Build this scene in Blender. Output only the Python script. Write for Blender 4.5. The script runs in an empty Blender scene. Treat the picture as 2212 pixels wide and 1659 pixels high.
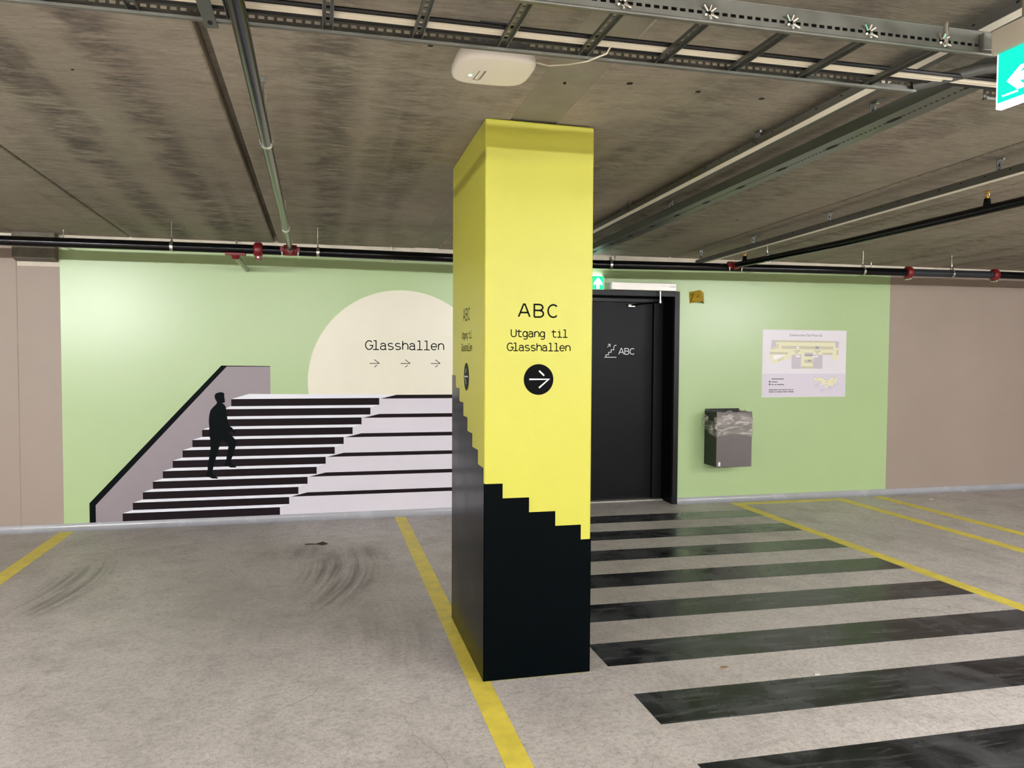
import bpy, bmesh, math, random
from mathutils import Vector, Matrix

# ------------------------------------------------------------------ camera, world, exposure
scene = bpy.context.scene
COL = scene.collection
R = math.radians
YAW, PITCH, ROLL = R(13.7814), R(-2.2145), R(0.3038)
FOCAL_PX = 1675.99
fwd = Vector((math.sin(YAW) * math.cos(PITCH), math.cos(YAW) * math.cos(PITCH), math.sin(PITCH)))
rgt0 = Vector((math.cos(YAW), -math.sin(YAW), 0))
up0 = rgt0.cross(fwd)
rgt = rgt0 * math.cos(ROLL) + up0 * math.sin(ROLL)
upv = up0 * math.cos(ROLL) - rgt0 * math.sin(ROLL)
cam_data = bpy.data.cameras.new('camera')
cam_data.sensor_width = 36.0
cam_data.lens = 36.0 * FOCAL_PX / 2212.0
cam_data.clip_start = 0.05
cam = bpy.data.objects.new('camera', cam_data)
cam.matrix_world = Matrix(((rgt.x, upv.x, -fwd.x, 0.0),
                           (rgt.y, upv.y, -fwd.y, -7.15),
                           (rgt.z, upv.z, -fwd.z, 1.5),
                           (0, 0, 0, 1)))
COL.objects.link(cam)
scene.camera = cam

world = bpy.data.worlds.new('world')
scene.world = world
world.use_nodes = True
world.node_tree.nodes['Background'].inputs[0].default_value = (0.02, 0.02, 0.02, 1)
world.node_tree.nodes['Background'].inputs[1].default_value = 1.0

scene.view_settings.view_transform = 'Standard'
scene.view_settings.look = 'None'
scene.view_settings.gamma = 1.0
scene.view_settings.use_curve_mapping = False
scene.view_settings.exposure = 0.0
LAMP = 194.0            # radiance of the strip lamps' diffusers
LAMP_COLOR = (0.965, 0.97, 0.98)
# strip lamps along the drive lane, behind and beside the viewer: (x, y, length, rotation, strength factor)
LAMPS = [(-8.8, -7.0, 1.5, 0, .8), (-3.4, -6.2, 1.5, 0, 2.5), (3.6, -6.4, 1.5, 0, .9), (6.9, -5.3, 1.5, 0, 1.25), (12.0, -7.0, 1.5, 0, .4),
         (-7.5, -10.5, 3.2, 0, 1.15), (-4.0, -10.5, 3.2, 0, 1.15), (-.5, -10.5, 3.2, 0, 1.15), (3.0, -10.5, 3.2, 0, 1.15), (6.5, -10.5, 3.2, 0, 1.15), (10.0, -10.5, 3.2, 0, .6)]

random.seed(4)

# ------------------------------------------------------------------ colour and material helpers
def lin(r, g, b):
    f = lambda c: (c / 255 / 12.92) if c / 255 <= 0.04045 else ((c / 255 + 0.055) / 1.055) ** 2.4
    return (f(r), f(g), f(b), 1.0)

MATS = {}

class NT:
    def __init__(s, name):
        s.m = bpy.data.materials.new(name)
        s.m.use_nodes = True
        s.t = s.m.node_tree
        s.b = s.t.nodes['Principled BSDF']
        s.out = s.t.nodes['Material Output']
    def n(s, kind, props=None, **ins):
        nd = s.t.nodes.new(kind)
        for k, v in (props or {}).items():
            setattr(nd, k, v)
        for k, v in ins.items():
            key = int(k[1:]) if k[0] == 'i' and k[1:].isdigit() else k.replace('_', ' ')
            s.set(nd.inputs[key], v)
        return nd
    def set(s, sock, v):
        if isinstance(v, bpy.types.NodeSocket):
            s.t.links.new(v, sock)
        else:
            sock.default_value = v
    def math(s, op, a, b=0.0, c=0.0, clamp=False):
        nd = s.n('ShaderNodeMath', {'operation': op, 'use_clamp': clamp}, i0=a, i1=b)
        if op in ('MULTIPLY_ADD',):
            s.set(nd.inputs[2], c)
        return nd.outputs[0]
    def coords(s, scale=(1, 1, 1), loc=(0, 0, 0), rot=(0, 0, 0)):
        tc = s.n('ShaderNodeTexCoord')
        mp = s.n('ShaderNodeMapping', i0=tc.outputs['Object'], i1=loc, i2=rot, i3=scale)
        return mp.outputs[0]
    def noise(s, vec, scale=1.0, detail=4.0, rough=0.55, dist=0.0):
        return s.n('ShaderNodeTexNoise', Vector=vec, Scale=scale, Detail=detail, Roughness=rough, Distortion=dist).outputs[0]
    def ramp(s, fac, stops):
        nd = s.n('ShaderNodeValToRGB', i0=fac)
        el = nd.color_ramp.elements
        while len(el) < len(stops):
            el.new(0.5)
        for e, (p, c) in zip(el, stops):
            e.position = p
            e.color = c if len(c) == 4 else (*c, 1)
        return nd.outputs[0]
    def remap(s, v, a, b, c=0.0, d=1.0):
        nd = s.n('ShaderNodeMapRange', {'clamp': True}, i0=v, i1=a, i2=b, i3=c, i4=d)
        return nd.outputs[0]
    def mix(s, fac, a, b, blend='MIX'):
        nd = s.n('ShaderNodeMix', {'data_type': 'RGBA', 'blend_type': blend})
        s.set(nd.inputs[0], fac); s.set(nd.inputs[6], a); s.set(nd.inputs[7], b)
        return nd.outputs[2]
    def bump(s, h, strength=0.2, dist=0.01):
        nd = s.n('ShaderNodeBump', Strength=strength, Distance=dist, Height=h)
        s.set(s.b.inputs['Normal'], nd.outputs[0])
    def base(s, c): s.set(s.b.inputs['Base Color'], c)
    def rough(s, v): s.set(s.b.inputs['Roughness'], v)
    def metal(s, v): s.set(s.b.inputs['Metallic'], v)
    def spec(s, v): s.set(s.b.inputs['Specular IOR Level'], v)

def paint(name, rgb, rough=0.5, metal=0.0, var=0.06, nscale=3.0, bump=0.0, bscale=60.0, spec=0.5, stretch=(1, 1, 1)):
    """A painted or plain surface: slight procedural colour variation and optional fine bump."""
    if name in MATS:
        return MATS[name]
    s = NT(name)
    c = lin(*rgb)
    co = s.coords(scale=stretch)
    nz = s.noise(co, nscale, 5.0, 0.6)
    d = tuple(max(0, v * (1 - var * 2)) for v in c[:3]) + (1,)
    l = tuple(min(1, v * (1 + var)) for v in c[:3]) + (1,)
    s.base(s.ramp(nz, [(0.3, d), (0.7, l)]))
    s.rough(s.remap(nz, 0.3, 0.7, max(0.02, rough - var), min(1, rough + var)))
    s.metal(metal); s.spec(spec)
    if bump:
        s.bump(s.noise(co, bscale, 4.0, 0.6), bump, 0.004)
    MATS[name] = s.m
    return s.m

def emit(name, rgb, strength):
    if name in MATS:
        return MATS[name]
    s = NT(name)
    c = rgb if len(rgb) == 4 else (*rgb, 1)
    s.base(c)
    s.set(s.b.inputs['Emission Color'], c)
    s.set(s.b.inputs['Emission Strength'], strength)
    MATS[name] = s.m
    return s.m

# ------------------------------------------------------------------ mesh helpers
class MB:
    """Collects shapes and links them as ONE mesh object."""
    def __init__(s):
        s.v, s.f = [], []
    def add(s, vs, fs):
        o = len(s.v)
        s.v += [tuple(p) for p in vs]
        s.f += [tuple(i + o for i in f) for f in fs]
        return s
    def box(s, x0, x1, y0, y1, z0, z1):
        return s.add([(x0, y0, z0), (x1, y0, z0), (x1, y1, z0), (x0, y1, z0), (x0, y0, z1), (x1, y0, z1), (x1, y1, z1), (x0, y1, z1)],
                     [(0, 3, 2, 1), (4, 5, 6, 7), (0, 1, 5, 4), (1, 2, 6, 5), (2, 3, 7, 6), (3, 0, 4, 7)])
    def sbox(s, x0, x1, y0, y1, za, zb, h):
        """Box along y whose underside runs from height za (at y0) to zb (at y1)."""
        return s.add([(x0, y0, za), (x1, y0, za), (x1, y1, zb), (x0, y1, zb), (x0, y0, za + h), (x1, y0, za + h), (x1, y1, zb + h), (x0, y1, zb + h)],
                     [(0, 3, 2, 1), (4, 5, 6, 7), (0, 1, 5, 4), (1, 2, 6, 5), (2, 3, 7, 6), (3, 0, 4, 7)])
    def poly(s, pts3):
        return s.add(pts3, [tuple(range(len(pts3)))])
    def prism(s, pts3, ext):
        """Extrude a planar polygon along a vector."""
        n = len(pts3)
        e = Vector(ext)
        vs = [Vector(p) for p in pts3] + [Vector(p) + e for p in pts3]
        fs = [tuple(range(n - 1, -1, -1)), tuple(range(n, 2 * n))]
        fs += [(i, (i + 1) % n, n + (i + 1) % n, n + i) for i in range(n)]
        return s.add(vs, fs)
    def tube(s, path, r, seg=12, caps=True):
        path = [Vector(p) for p in path]
        rs = r if isinstance(r, (list, tuple)) else [r] * len(path)
        rings = []
        prev = None
        for i, p in enumerate(path):
            a = path[max(i - 1, 0)]; b = path[min(i + 1, len(path) - 1)]
            d = (b - a).normalized()
            if prev is None:
                ref = Vector((0, 0, 1)) if abs(d.z) < 0.9 else Vector((1, 0, 0))
                u = d.cross(ref).normalized()
            else:
                u = (prev - d * prev.dot(d)).normalized()
            prev = u
            w = d.cross(u)
            rings.append([p + (u * math.cos(2 * math.pi * k / seg) + w * math.sin(2 * math.pi * k / seg)) * rs[i] for k in range(seg)])
        vs = [q for ring in rings for q in ring]
        fs = []
        for i in range(len(path) - 1):
            for k in range(seg):
                a, b = i * seg + k, i * seg + (k + 1) % seg
                fs.append((a, b, b + seg, a + seg))
        if caps:
            fs.append(tuple(range(seg - 1, -1, -1)))
            fs.append(tuple(range((len(path) - 1) * seg, len(path) * seg)))
        return s.add(vs, fs)
    def ball(s, c, r, seg=10, rings=6, sc=(1, 1, 1)):
        c = Vector(c)
        vs = [c + Vector((0, 0, r * sc[2]))]
        for i in range(1, rings):
            t = math.pi * i / rings
            for k in range(seg):
                a = 2 * math.pi * k / seg
                vs.append(c + Vector((r * sc[0] * math.sin(t) * math.cos(a), r * sc[1] * math.sin(t) * math.sin(a), r * sc[2] * math.cos(t))))
        vs.append(c - Vector((0, 0, r * sc[2])))
        fs = [(0, 1 + k, 1 + (k + 1) % seg) for k in range(seg)]
        for i in range(rings - 2):
            for k in range(seg):
                a, b = 1 + i * seg + k, 1 + i * seg + (k + 1) % seg
                fs.append((a, a + seg, b + seg, b))
        l = len(vs) - 1
        o = 1 + (rings - 2) * seg
        fs += [(l, o + (k + 1) % seg, o + k) for k in range(seg)]
        return s.add(vs, fs)
    def build(s, name, mat, parent=None, bevel=0.0, smooth=False, segs=2):
        me = bpy.data.meshes.new(name)
        me.from_pydata(s.v, [], s.f)
        bm = bmesh.new(); bm.from_mesh(me)
        bmesh.ops.recalc_face_normals(bm, faces=bm.faces)
        bm.to_mesh(me); bm.free()
        me.materials.append(mat)
        if smooth:
            me.polygons.foreach_set('use_smooth', [True] * len(me.polygons))
            try:
                me.set_sharp_from_angle(angle=R(40))
            except Exception:
                pass
        o = bpy.data.objects.new(name, me)
        COL.objects.link(o)
        if parent is not None:
            o.parent = parent
            o.matrix_parent_inverse = Matrix.Translation(-parent.location)
        if bevel:
            md = o.modifiers.new('bevel', 'BEVEL')
            md.width = bevel; md.segments = segs; md.limit_method = 'ANGLE'; md.angle_limit = R(40)
        return o

def tag(o, label=None, cat=None, group=None, kind=None):
    if label: o['label'] = label
    if cat: o['category'] = cat
    if group: o['group'] = group
    if kind: o['kind'] = kind
    return o

def thing(name, loc, label, cat, group=None):
    o = bpy.data.objects.new(name, None)
    o.empty_display_size = 0.1
    COL.objects.link(o)
    o.location = loc
    return tag(o, label, cat, group)

def children_of(o):
    return [c for c in bpy.data.objects if c.parent == o]

def copy_tree(o, loc=None, parent=None):
    c = o.copy(); COL.objects.link(c)
    if parent is not None: c.parent = parent
    if loc is not None: c.location = loc
    for ch in children_of(o):
        copy_tree(ch, None, c)
    return c

# flat artwork: (u, v) coordinates on a surface -> 3D
def on_wall(y):   return lambda u, v: (u, y, v)          # faces -Y
def on_side(x):   return lambda u, v: (x, -u, v)         # column's left face, u grows towards the viewer
def on_floor(z):  return lambda u, v: (u, v, z)

def flat(mb, f, pts):
    return mb.poly([f(*p) for p in pts])

def arc(cx, cy, rx, ry, a0, a1, n=14):
    return [(cx + rx * math.cos(R(a0 + (a1 - a0) * i / n)), cy + ry * math.sin(R(a0 + (a1 - a0) * i / n))) for i in range(n + 1)]

def ribbon(mb, f, pts, w, closed=False):
    """A stroke of constant width with mitred joins, drawn on a surface."""
    P = [Vector((p[0], p[1])) for p in pts]
    Q = [P[0]]
    for p in P[1:]:
        if (p - Q[-1]).length > 1e-7: Q.append(p)
    P = Q
    n = len(P)
    L, Rr = [], []
    for i in range(n):
        if closed:
            a, b = P[i] - P[i - 1], P[(i + 1) % n] - P[i]
        else:
            a = P[i] - P[i - 1] if i else P[1] - P[0]
            b = P[i + 1] - P[i] if i < n - 1 else a
        a.normalize(); b.normalize()
        na, nb = Vector((-a.y, a.x)), Vector((-b.y, b.x))
        m = na + nb
        if m.length < 1e-4: m = na.copy()
        m.normalize()
        k = min(1.0 / max(0.35, m.dot(na)), 2.0) * w / 2
        L.append(P[i] + m * k); Rr.append(P[i] - m * k)
    vs = [f(*p) for p in L] + [f(*p) for p in Rr]
    fs = [(i, i + 1, n + i + 1, n + i) for i in range(n - 1)]
    if closed: fs.append((n - 1, 0, n, 2 * n - 1))
    return mb.add(vs, fs)

XH = 0.72
GLYPHS = {
    'G': [arc(.41, .5, .37, .5, 42, 350) + [(.78, .46), (.46, .46)]],
    'C': [arc(.43, .5, .40, .5, 46, 314)],
    'A': [[(0, 0), (.37, 1), (.47, 1), (.84, 0)], [(.13, .34), (.71, .34)]],
    'B': [[(.08, 0), (.08, 1), (.46, 1)] + arc(.46, .765, .26, .235, 90, -90, 10) + [(.08, .53)], [(.46, .53)] + arc(.48, .265, .29, .265, 90, -90, 10) + [(.08, 0)]],
    'U': [[(.05, 1), (.05, .34)] + arc(.36, .34, .31, .34, 180, 360, 12) + [(.67, 1)]],
    'l': [[(.12, 1), (.36, 1), (.36, 0)], [(.06, 0), (.66, 0)]],
    'i': [[(.12, XH), (.36, XH), (.36, 0)], [(.06, 0), (.66, 0)], [(.345, .93), (.345, 1.03)]],
    't': [[(.28, .96), (.28, .22)] + arc(.48, .2, .2, .2, 180, 290, 8) + [(.66, .02)], [(.04, XH), (.62, XH)]],
    'n': [[(.08, 0), (.08, XH)], [(.08, .42)] + arc(.36, .42, .27, .3, 180, 0, 12) + [(.63, 0)]],
    'h': [[(.08, 0), (.08, 1)], [(.08, .42)] + arc(.36, .42, .27, .3, 180, 0, 12) + [(.63, 0)]],
    'a': [[(.08, .55)] + arc(.32, .5, .24, .22, 150, 0, 10) + [(.56, .1)] + arc(.64, .08, .08, .08, 180, 290, 4), [(.56, .42), (.26, .42)] + arc(.26, .21, .2, .21, 90, 270, 10) + arc(.36, .2, .2, .2, 270, 350, 6)],
    'e': [[(.06, .37), (.64, .37)] + arc(.35, .36, .29, .36, 0, 318, 18)],
    's': [arc(.34, .54, .25, .18, 35, 250, 10) + arc(.34, .18, .27, .18, 80, -150, 10)],
    'g': [arc(.33, .37, .27, .35, 0, 360, 18), [(.60, XH), (.60, -.1)] + arc(.36, -.1, .24, .2, 0, -150, 8)],
}

GW = 1.1
def lettering(mb, f, text, u0, v0, cap, adv, w):
    """Draw text from the left end u0 of its baseline v0."""
    for i, ch in enumerate(text):
        for st in GLYPHS.get(ch, []):
            ribbon(mb, f, [(u0 + (i * adv + p[0] * GW) * cap, v0 + p[1] * cap) for p in st], w)

def text_mesh(name, text, size, mat, f, u, v, parent, rot=0.0, align='CENTER'):
    cu = bpy.data.curves.new(name, 'FONT')
    cu.body = text; cu.size = size; cu.align_x = align
    tmp = bpy.data.objects.new(name, cu)
    COL.objects.link(tmp)
    me = bpy.data.meshes.new_from_object(tmp.evaluated_get(bpy.context.evaluated_depsgraph_get()))
    bpy.data.objects.remove(tmp); bpy.data.curves.remove(cu)
    c, s = math.cos(rot), math.sin(rot)
    for p in me.vertices:
        p.co = f(u + p.co.x * c - p.co.y * s, v + p.co.x * s + p.co.y * c)
    me.materials.clear(); me.materials.append(mat)
    me.name = name
    o = bpy.data.objects.new(name, me)
    COL.objects.link(o)
    o.parent = parent
    o.matrix_parent_inverse = Matrix.Translation(-parent.location)
    return o

SLOPE = 0.02328
def ceil_z(y): return 2.4628 - SLOPE * y       # the slab falls slightly towards the back wall

# ------------------------------------------------------------------ materials of the room
BANDS = [(-.74, .13, .9), (-1.14, .13, .95), (.05, .14, .8), (.30, .10, .45), (1.62, .2, .45), (2.75, .22, .5)]     # stained bands: position across the slabs, half width, strength
def mat_ceiling():
    s = NT('raw_concrete_soffit')
    co = s.coords()
    warp = s.n('ShaderNodeTexNoise', Vector=co, Scale=2.2, Detail=3.0).outputs[1]
    wco = s.n('ShaderNodeMix', {'data_type': 'VECTOR'}, i0=0.10, i4=co, i5=warp).outputs[1]
    def sc(v):
        return s.n('ShaderNodeMapping', i0=wco, i3=v).outputs[0]
    streak = s.noise(sc((6.5, 28, 1)), 1.5, 7.0, 0.68, 0.5)
    blotch = s.noise(sc((5.0, 8.0, 1)), 1.0, 6.0, 0.65, 0.4)
    fine = s.noise(sc((24, 90, 1)), 1.0, 4.0, 0.6)
    band = s.noise(s.coords((1.9, 0.16, 1), (0.35, 0, 0)), 1.75, 3.0, 0.5, 0.25)
    big = s.noise(co, 0.8, 4.0, 0.6)
    tint = s.noise(co, 1.3, 3.0, 0.5)
    xs = s.n('ShaderNodeSeparateXYZ', i0=s.n('ShaderNodeTexCoord').outputs['Object'])
    wob = s.math('ADD', xs.outputs[0], s.math('MULTIPLY', s.math('SUBTRACT', blotch, .5), .14))
    bandm = s.math('MULTIPLY', s.remap(band, 0.48, 0.64), .75)
    for bx_, bw_, ba_ in BANDS:
        dx_ = s.math('ABSOLUTE', s.math('SUBTRACT', wob, bx_))
        bandm = s.math('MAXIMUM', bandm, s.remap(dx_, bw_, bw_ * .35, 0, ba_))
    stk = s.remap(streak, 0.45, 0.64)
    dark = s.math('MULTIPLY', bandm, s.remap(s.math('ADD', s.math('MULTIPLY', streak, .55), s.math('MULTIPLY', blotch, .45)), 0.39, 0.56), clamp=True)
    c = s.mix(s.remap(big, 0.3, 0.7), lin(146, 136, 124), lin(170, 160, 146))
    c = s.mix(s.remap(tint, 0.42, 0.66, 0, 0.55), c, lin(150, 147, 128))
    c = s.mix(s.remap(blotch, 0.5, 0.7, 0, 0.4), c, lin(118, 109, 98))
    c = s.mix(s.math('MULTIPLY', stk, 0.34), c, lin(108, 100, 92))
    c = s.mix(s.math('MULTIPLY', dark, 0.8), c, lin(78, 73, 68))
    c = s.mix(s.remap(fine, 0.6, 0.8, 0, 0.45), c, lin(204, 194, 178))
    c = s.mix(s.remap(fine, 0.4, 0.24, 0, 0.5), c, lin(92, 85, 78))
    s.base(c); s.rough(0.85); s.spec(0.25)
    s.bump(s.math('ADD', s.math('MULTIPLY', streak, 0.7), fine), 0.35, 0.01)
    return s.m

def mat_floor():
    s = NT('worn_concrete_floor')
    co = s.coords()
    big = s.noise(co, 0.55, 5.0, 0.6, 0.3)
    mid = s.noise(co, 2.6, 6.0, 0.62, 0.2)
    fine = s.noise(co, 42.0, 5.0, 0.7)
    grain = s.noise(co, 160.0, 3.0, 0.6)
    c = s.mix(s.remap(big, 0.32, 0.68), lin(184, 176, 170), lin(210, 202, 196))
    c = s.mix(s.remap(mid, 0.48, 0.72, 0, 0.5), c, lin(150, 144, 139))
    patch = s.noise(co, 11.0, 6.0, 0.7, 0.4)
    c = s.mix(s.remap(patch, 0.5, 0.72, 0, 0.5), c, lin(140, 134, 128))
    c = s.mix(s.remap(patch, 0.44, 0.28, 0, 0.4), c, lin(214, 208, 202))
    c = s.mix(s.remap(fine, 0.45, 0.72, 0, 0.65), c, lin(130, 123, 117))
    c = s.mix(s.remap(grain, 0.55, 0.68, 0, 0.7), c, lin(112, 104, 97))
    c = s.mix(s.remap(grain, 0.38, 0.28, 0, 0.65), c, lin(224, 216, 205))
    vo = s.n('ShaderNodeTexVoronoi', {'feature': 'F1'}, Vector=co, Scale=26.0)
    chip = s.remap(vo.outputs[0], 0.10, 0.05)
    keep = s.remap(s.noise(co, 7.0, 2.0), 0.56, 0.62)
    c = s.mix(s.math('MULTIPLY', s.math('MULTIPLY', chip, keep), 0.75), c, lin(92, 84, 78))
    cr = s.n('ShaderNodeTexVoronoi', {'feature': 'DISTANCE_TO_EDGE'}, Vector=s.n('ShaderNodeMix', {'data_type': 'VECTOR'}, i0=0.16, i4=co, i5=s.n('ShaderNodeTexNoise', Vector=co, Scale=3.0, Detail=6.0).outputs[1]).outputs[1], Scale=1.3)
    crack = s.math('MULTIPLY', s.remap(cr.outputs[0], 0.0045, 0.0015), s.remap(s.noise(co, 0.9, 2.0), 0.52, 0.6))
    c = s.mix(s.math('MULTIPLY', crack, 0.35), c, lin(104, 97, 90))
    # curved tyre scuffs left by turning cars
    def scuff(cx, cy, rx, ry, ang, freq, amount, rgb):
        nonlocal c
        v = s.n('ShaderNodeTexCoord').outputs['Object']
        loc = s.n('ShaderNodeVectorMath', {'operation': 'SUBTRACT'}, i0=v, i1=(cx, cy, 0)).outputs[0]
        rot = s.n('ShaderNodeVectorRotate', {'rotation_type': 'Z_AXIS'}, Vector=loc, Angle=ang).outputs[0]
        sc = s.n('ShaderNodeVectorMath', {'operation': 'MULTIPLY'}, i0=rot, i1=(1 / rx, 1 / ry, 0)).outputs[0]
        ln = s.n('ShaderNodeVectorMath', {'operation': 'LENGTH'}, i0=sc).outputs['Value']
        edge = s.math('ADD', ln, s.math('MULTIPLY', s.math('SUBTRACT', mid, 0.5), 1.6))
        mask = s.remap(edge, 1.0, 0.35)
        bend = s.n('ShaderNodeSeparateXYZ', i0=rot)
        curve = s.math('ADD', bend.outputs[0], s.math('MULTIPLY', s.math('MULTIPLY', bend.outputs[1], bend.outputs[1]), .22))
        cv_ = s.n('ShaderNodeCombineXYZ', i0=s.math('MULTIPLY', curve, freq), i1=s.math('MULTIPLY', bend.outputs[1], .7), i2=0.0).outputs[0]
        band = s.remap(s.noise(cv_, 1.0, 5.0, 0.65, 0.15), 0.40, 0.62, 0.1, 1.0)
        c = s.mix(s.math('MULTIPLY', s.math('MULTIPLY', mask, band), amount), c, lin(*rgb))
    scuff(0.12, -1.85, 0.38, 0.85, 0.16, 17.0, 0.9, (98, 91, 82))
    scuff(0.05, -1.2, 0.7, 0.32, 0.0, 5.0, 0.7, (108, 101, 92))
    scuff(-1.56, -1.7, 0.22, 0.75, 0.1, 24.0, 0.8, (104, 98, 92))
    scuff(-0.3, -2.4, 0.9, 1.0, 0.0, 3.0, 0.35, (138, 132, 127))
    scuff(0.35, -3.0, 0.35, 0.55, 0.0, 9.0, 0.5, (118, 112, 107))
    scuff(5.0, -2.6, 0.5, 2.2, 0.0, 9.0, 0.4, (126, 120, 114))
    scuff(1.66, -4.53, 0.13, 0.02, -0.2, 4.0, 0.7, (110, 104, 98))
    s.base(c)
    s.rough(s.remap(mid, 0.3, 0.7, 0.42, 0.6)); s.spec(0.4)
    s.bump(s.math('ADD', s.math('MULTIPLY', grain, 0.6), fine), 0.12, 0.004)
    return s.m

def mat_stripe(name, rgb, scuffs):
    s = NT(name)
    co = s.coords()
    sm = s.noise(s.coords((1, 1, 1), rot=(0, 0, 0.35)), 1.9, 6.0, 0.62, 1.2)
    st = s.noise(s.coords((2.0, 14, 1), rot=(0, 0, 0.25)), 1.5, 5.0, 0.65, 0.6)
    fine = s.noise(co, 90.0, 4.0, 0.7)
    c = s.mix(s.remap(sm, 0.42, 0.75, 0, scuffs), lin(*rgb), lin(*[min(255, int(v * 1.0 + 66)) for v in rgb]))
    c = s.mix(s.remap(st, 0.52, 0.78, 0, scuffs * 0.8), c, lin(*[min(255, int(v + 80)) for v in rgb]))
    c = s.mix(s.remap(fine, 0.68, 0.8, 0, 0.35), c, lin(150, 142, 135))
    s.base(c)
    s.rough(s.remap(sm, 0.4, 0.7, 0.2, 0.4)); s.spec(0.18)
    s.bump(fine, 0.08, 0.003)
    return s.m

M_ceil = mat_ceiling()
M_floor = mat_floor()
M_far = paint('dark_far_wall', (84, 80, 76), .8)
M_black_stripe = mat_stripe('black_floor_paint', (24, 25, 27), 0.8)
M_yellow_line = paint('yellow_floor_paint', (230, 210, 84), 0.5, var=0.1, nscale=9, bump=0.1, bscale=120)
M_cream = paint('bare_cream_plaster', (222, 212, 194), 0.8, var=0.07, nscale=6, bump=0.2, bscale=40)
M_taupe = paint('taupe_wall_paint', (164, 148, 135), 0.5, var=0.03, nscale=1.2, bump=0.1, bscale=70)
M_green = paint('pale_green_mural_paint', (178, 202, 146), 0.3, var=0.015, nscale=1.0, bump=0.06, bscale=4, spec=0.6)
M_sun = paint('cream_mural_paint', (240, 234, 212), 0.3, var=0.015)
M_lilac = paint('lilac_grey_mural_paint', (152, 140, 146), 0.42, var=0.03)
M_white_mural = paint('white_mural_paint', (240, 240, 248), 0.42, var=0.01)
M_pale_mural = paint('pale_lilac_mural_paint', (222, 216, 224), 0.42, var=0.015)
M_dark_mural = paint('dark_brown_mural_paint', (34, 26, 29), 0.45, var=0.05, spec=0.06)
M_black_mural = paint('black_mural_paint', (6, 13, 14), 0.45, var=0.05, spec=0.05)
M_ink = paint('black_lettering', (7, 7, 7), 0.45, var=0.02, spec=0.05)
M_white_ink = paint('white_lettering', (236, 236, 236), 0.45, var=0.01)
M_cove = paint('grey_cove_coating', (170, 170, 174), 0.25, var=0.05, nscale=4, bump=0.15, bscale=20)
M_yellow = paint('yellow_column_paint', (193, 189, 70), 0.4, var=0.02, nscale=2, bump=0.18, bscale=28)
M_black_gloss = paint('black_column_paint', (2, 6, 8), 0.2, var=0.04, bump=0.03, bscale=40, spec=0.05)
M_door = paint('black_door_lacquer', (15, 16, 18), 0.36, var=0.04, spec=0.14)
M_frame = paint('black_door_frame', (20, 20, 23), 0.35, var=0.03, spec=0.25)
M_reveal = paint('black_reveal_lining', (6, 6, 7), 0.5, var=0.03, spec=0.1)
M_pipe = paint('black_pipe_enamel', (6, 6, 8), 0.13, var=0.03, spec=0.3)
M_pipe_grey = paint('dark_grey_pipe_enamel', (42, 45, 50), 0.35, var=0.03)
M_red = paint('red_coupling_enamel', (122, 22, 26), 0.35, var=0.08, nscale=20)
M_zinc = paint('galvanised_steel', (122, 121, 112), 0.45, metal=0.6, var=0.1, nscale=14)
M_zinc_dark = paint('dull_galvanised_steel', (112, 114, 110), 0.45, metal=0.6, var=0.1, nscale=10)
M_chrome = paint('bright_zinc', (225, 222, 212), 0.22, metal=1.0, var=0.03)
M_brass = paint('brass', (205, 165, 70), 0.25, metal=1.0, var=0.05)
M_trunk = paint('grey_trunking_steel', (104, 103, 98), 0.5, metal=0.35, var=0.05)
M_cover = paint('cream_cover_strip', (246, 240, 224), 0.5, var=0.02)
M_tray = paint('grey_tray_steel', (108, 112, 106), 0.4, metal=0.45, var=0.05)
M_slot = paint('dark_slot', (10, 10, 10), 0.8, var=0.0)
M_cable_w = paint('white_cable_sheath', (236, 228, 206), 0.5, var=0.02)
M_cable_b = paint('black_cable_sheath', (14, 14, 15), 0.45, var=0.02)
M_plastic = paint('white_plastic', (246, 240, 228), 0.42, var=0.01)
M_bin = paint('dark_bronze_steel', (112, 105, 103), 0.36, metal=0.3, var=0.03)
M_bin_side = paint('black_bin_steel', (30, 34, 28), 0.45, metal=0.2, var=0.03)
M_alu = paint('satin_aluminium', (196, 190, 182), 0.35, metal=0.55, var=0.02)
M_conc = paint('rough_concrete', (116, 110, 98), 0.9, var=0.14, nscale=9, bump=0.4, bscale=30)

# ------------------------------------------------------------------ the room
XL, XR, YF = -9.5, 15.0, -13.5
o = MB().box(XL, XR, YF, 0.4, -0.3, 0).build('floor', M_floor)
tag(o, kind='structure')

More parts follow.
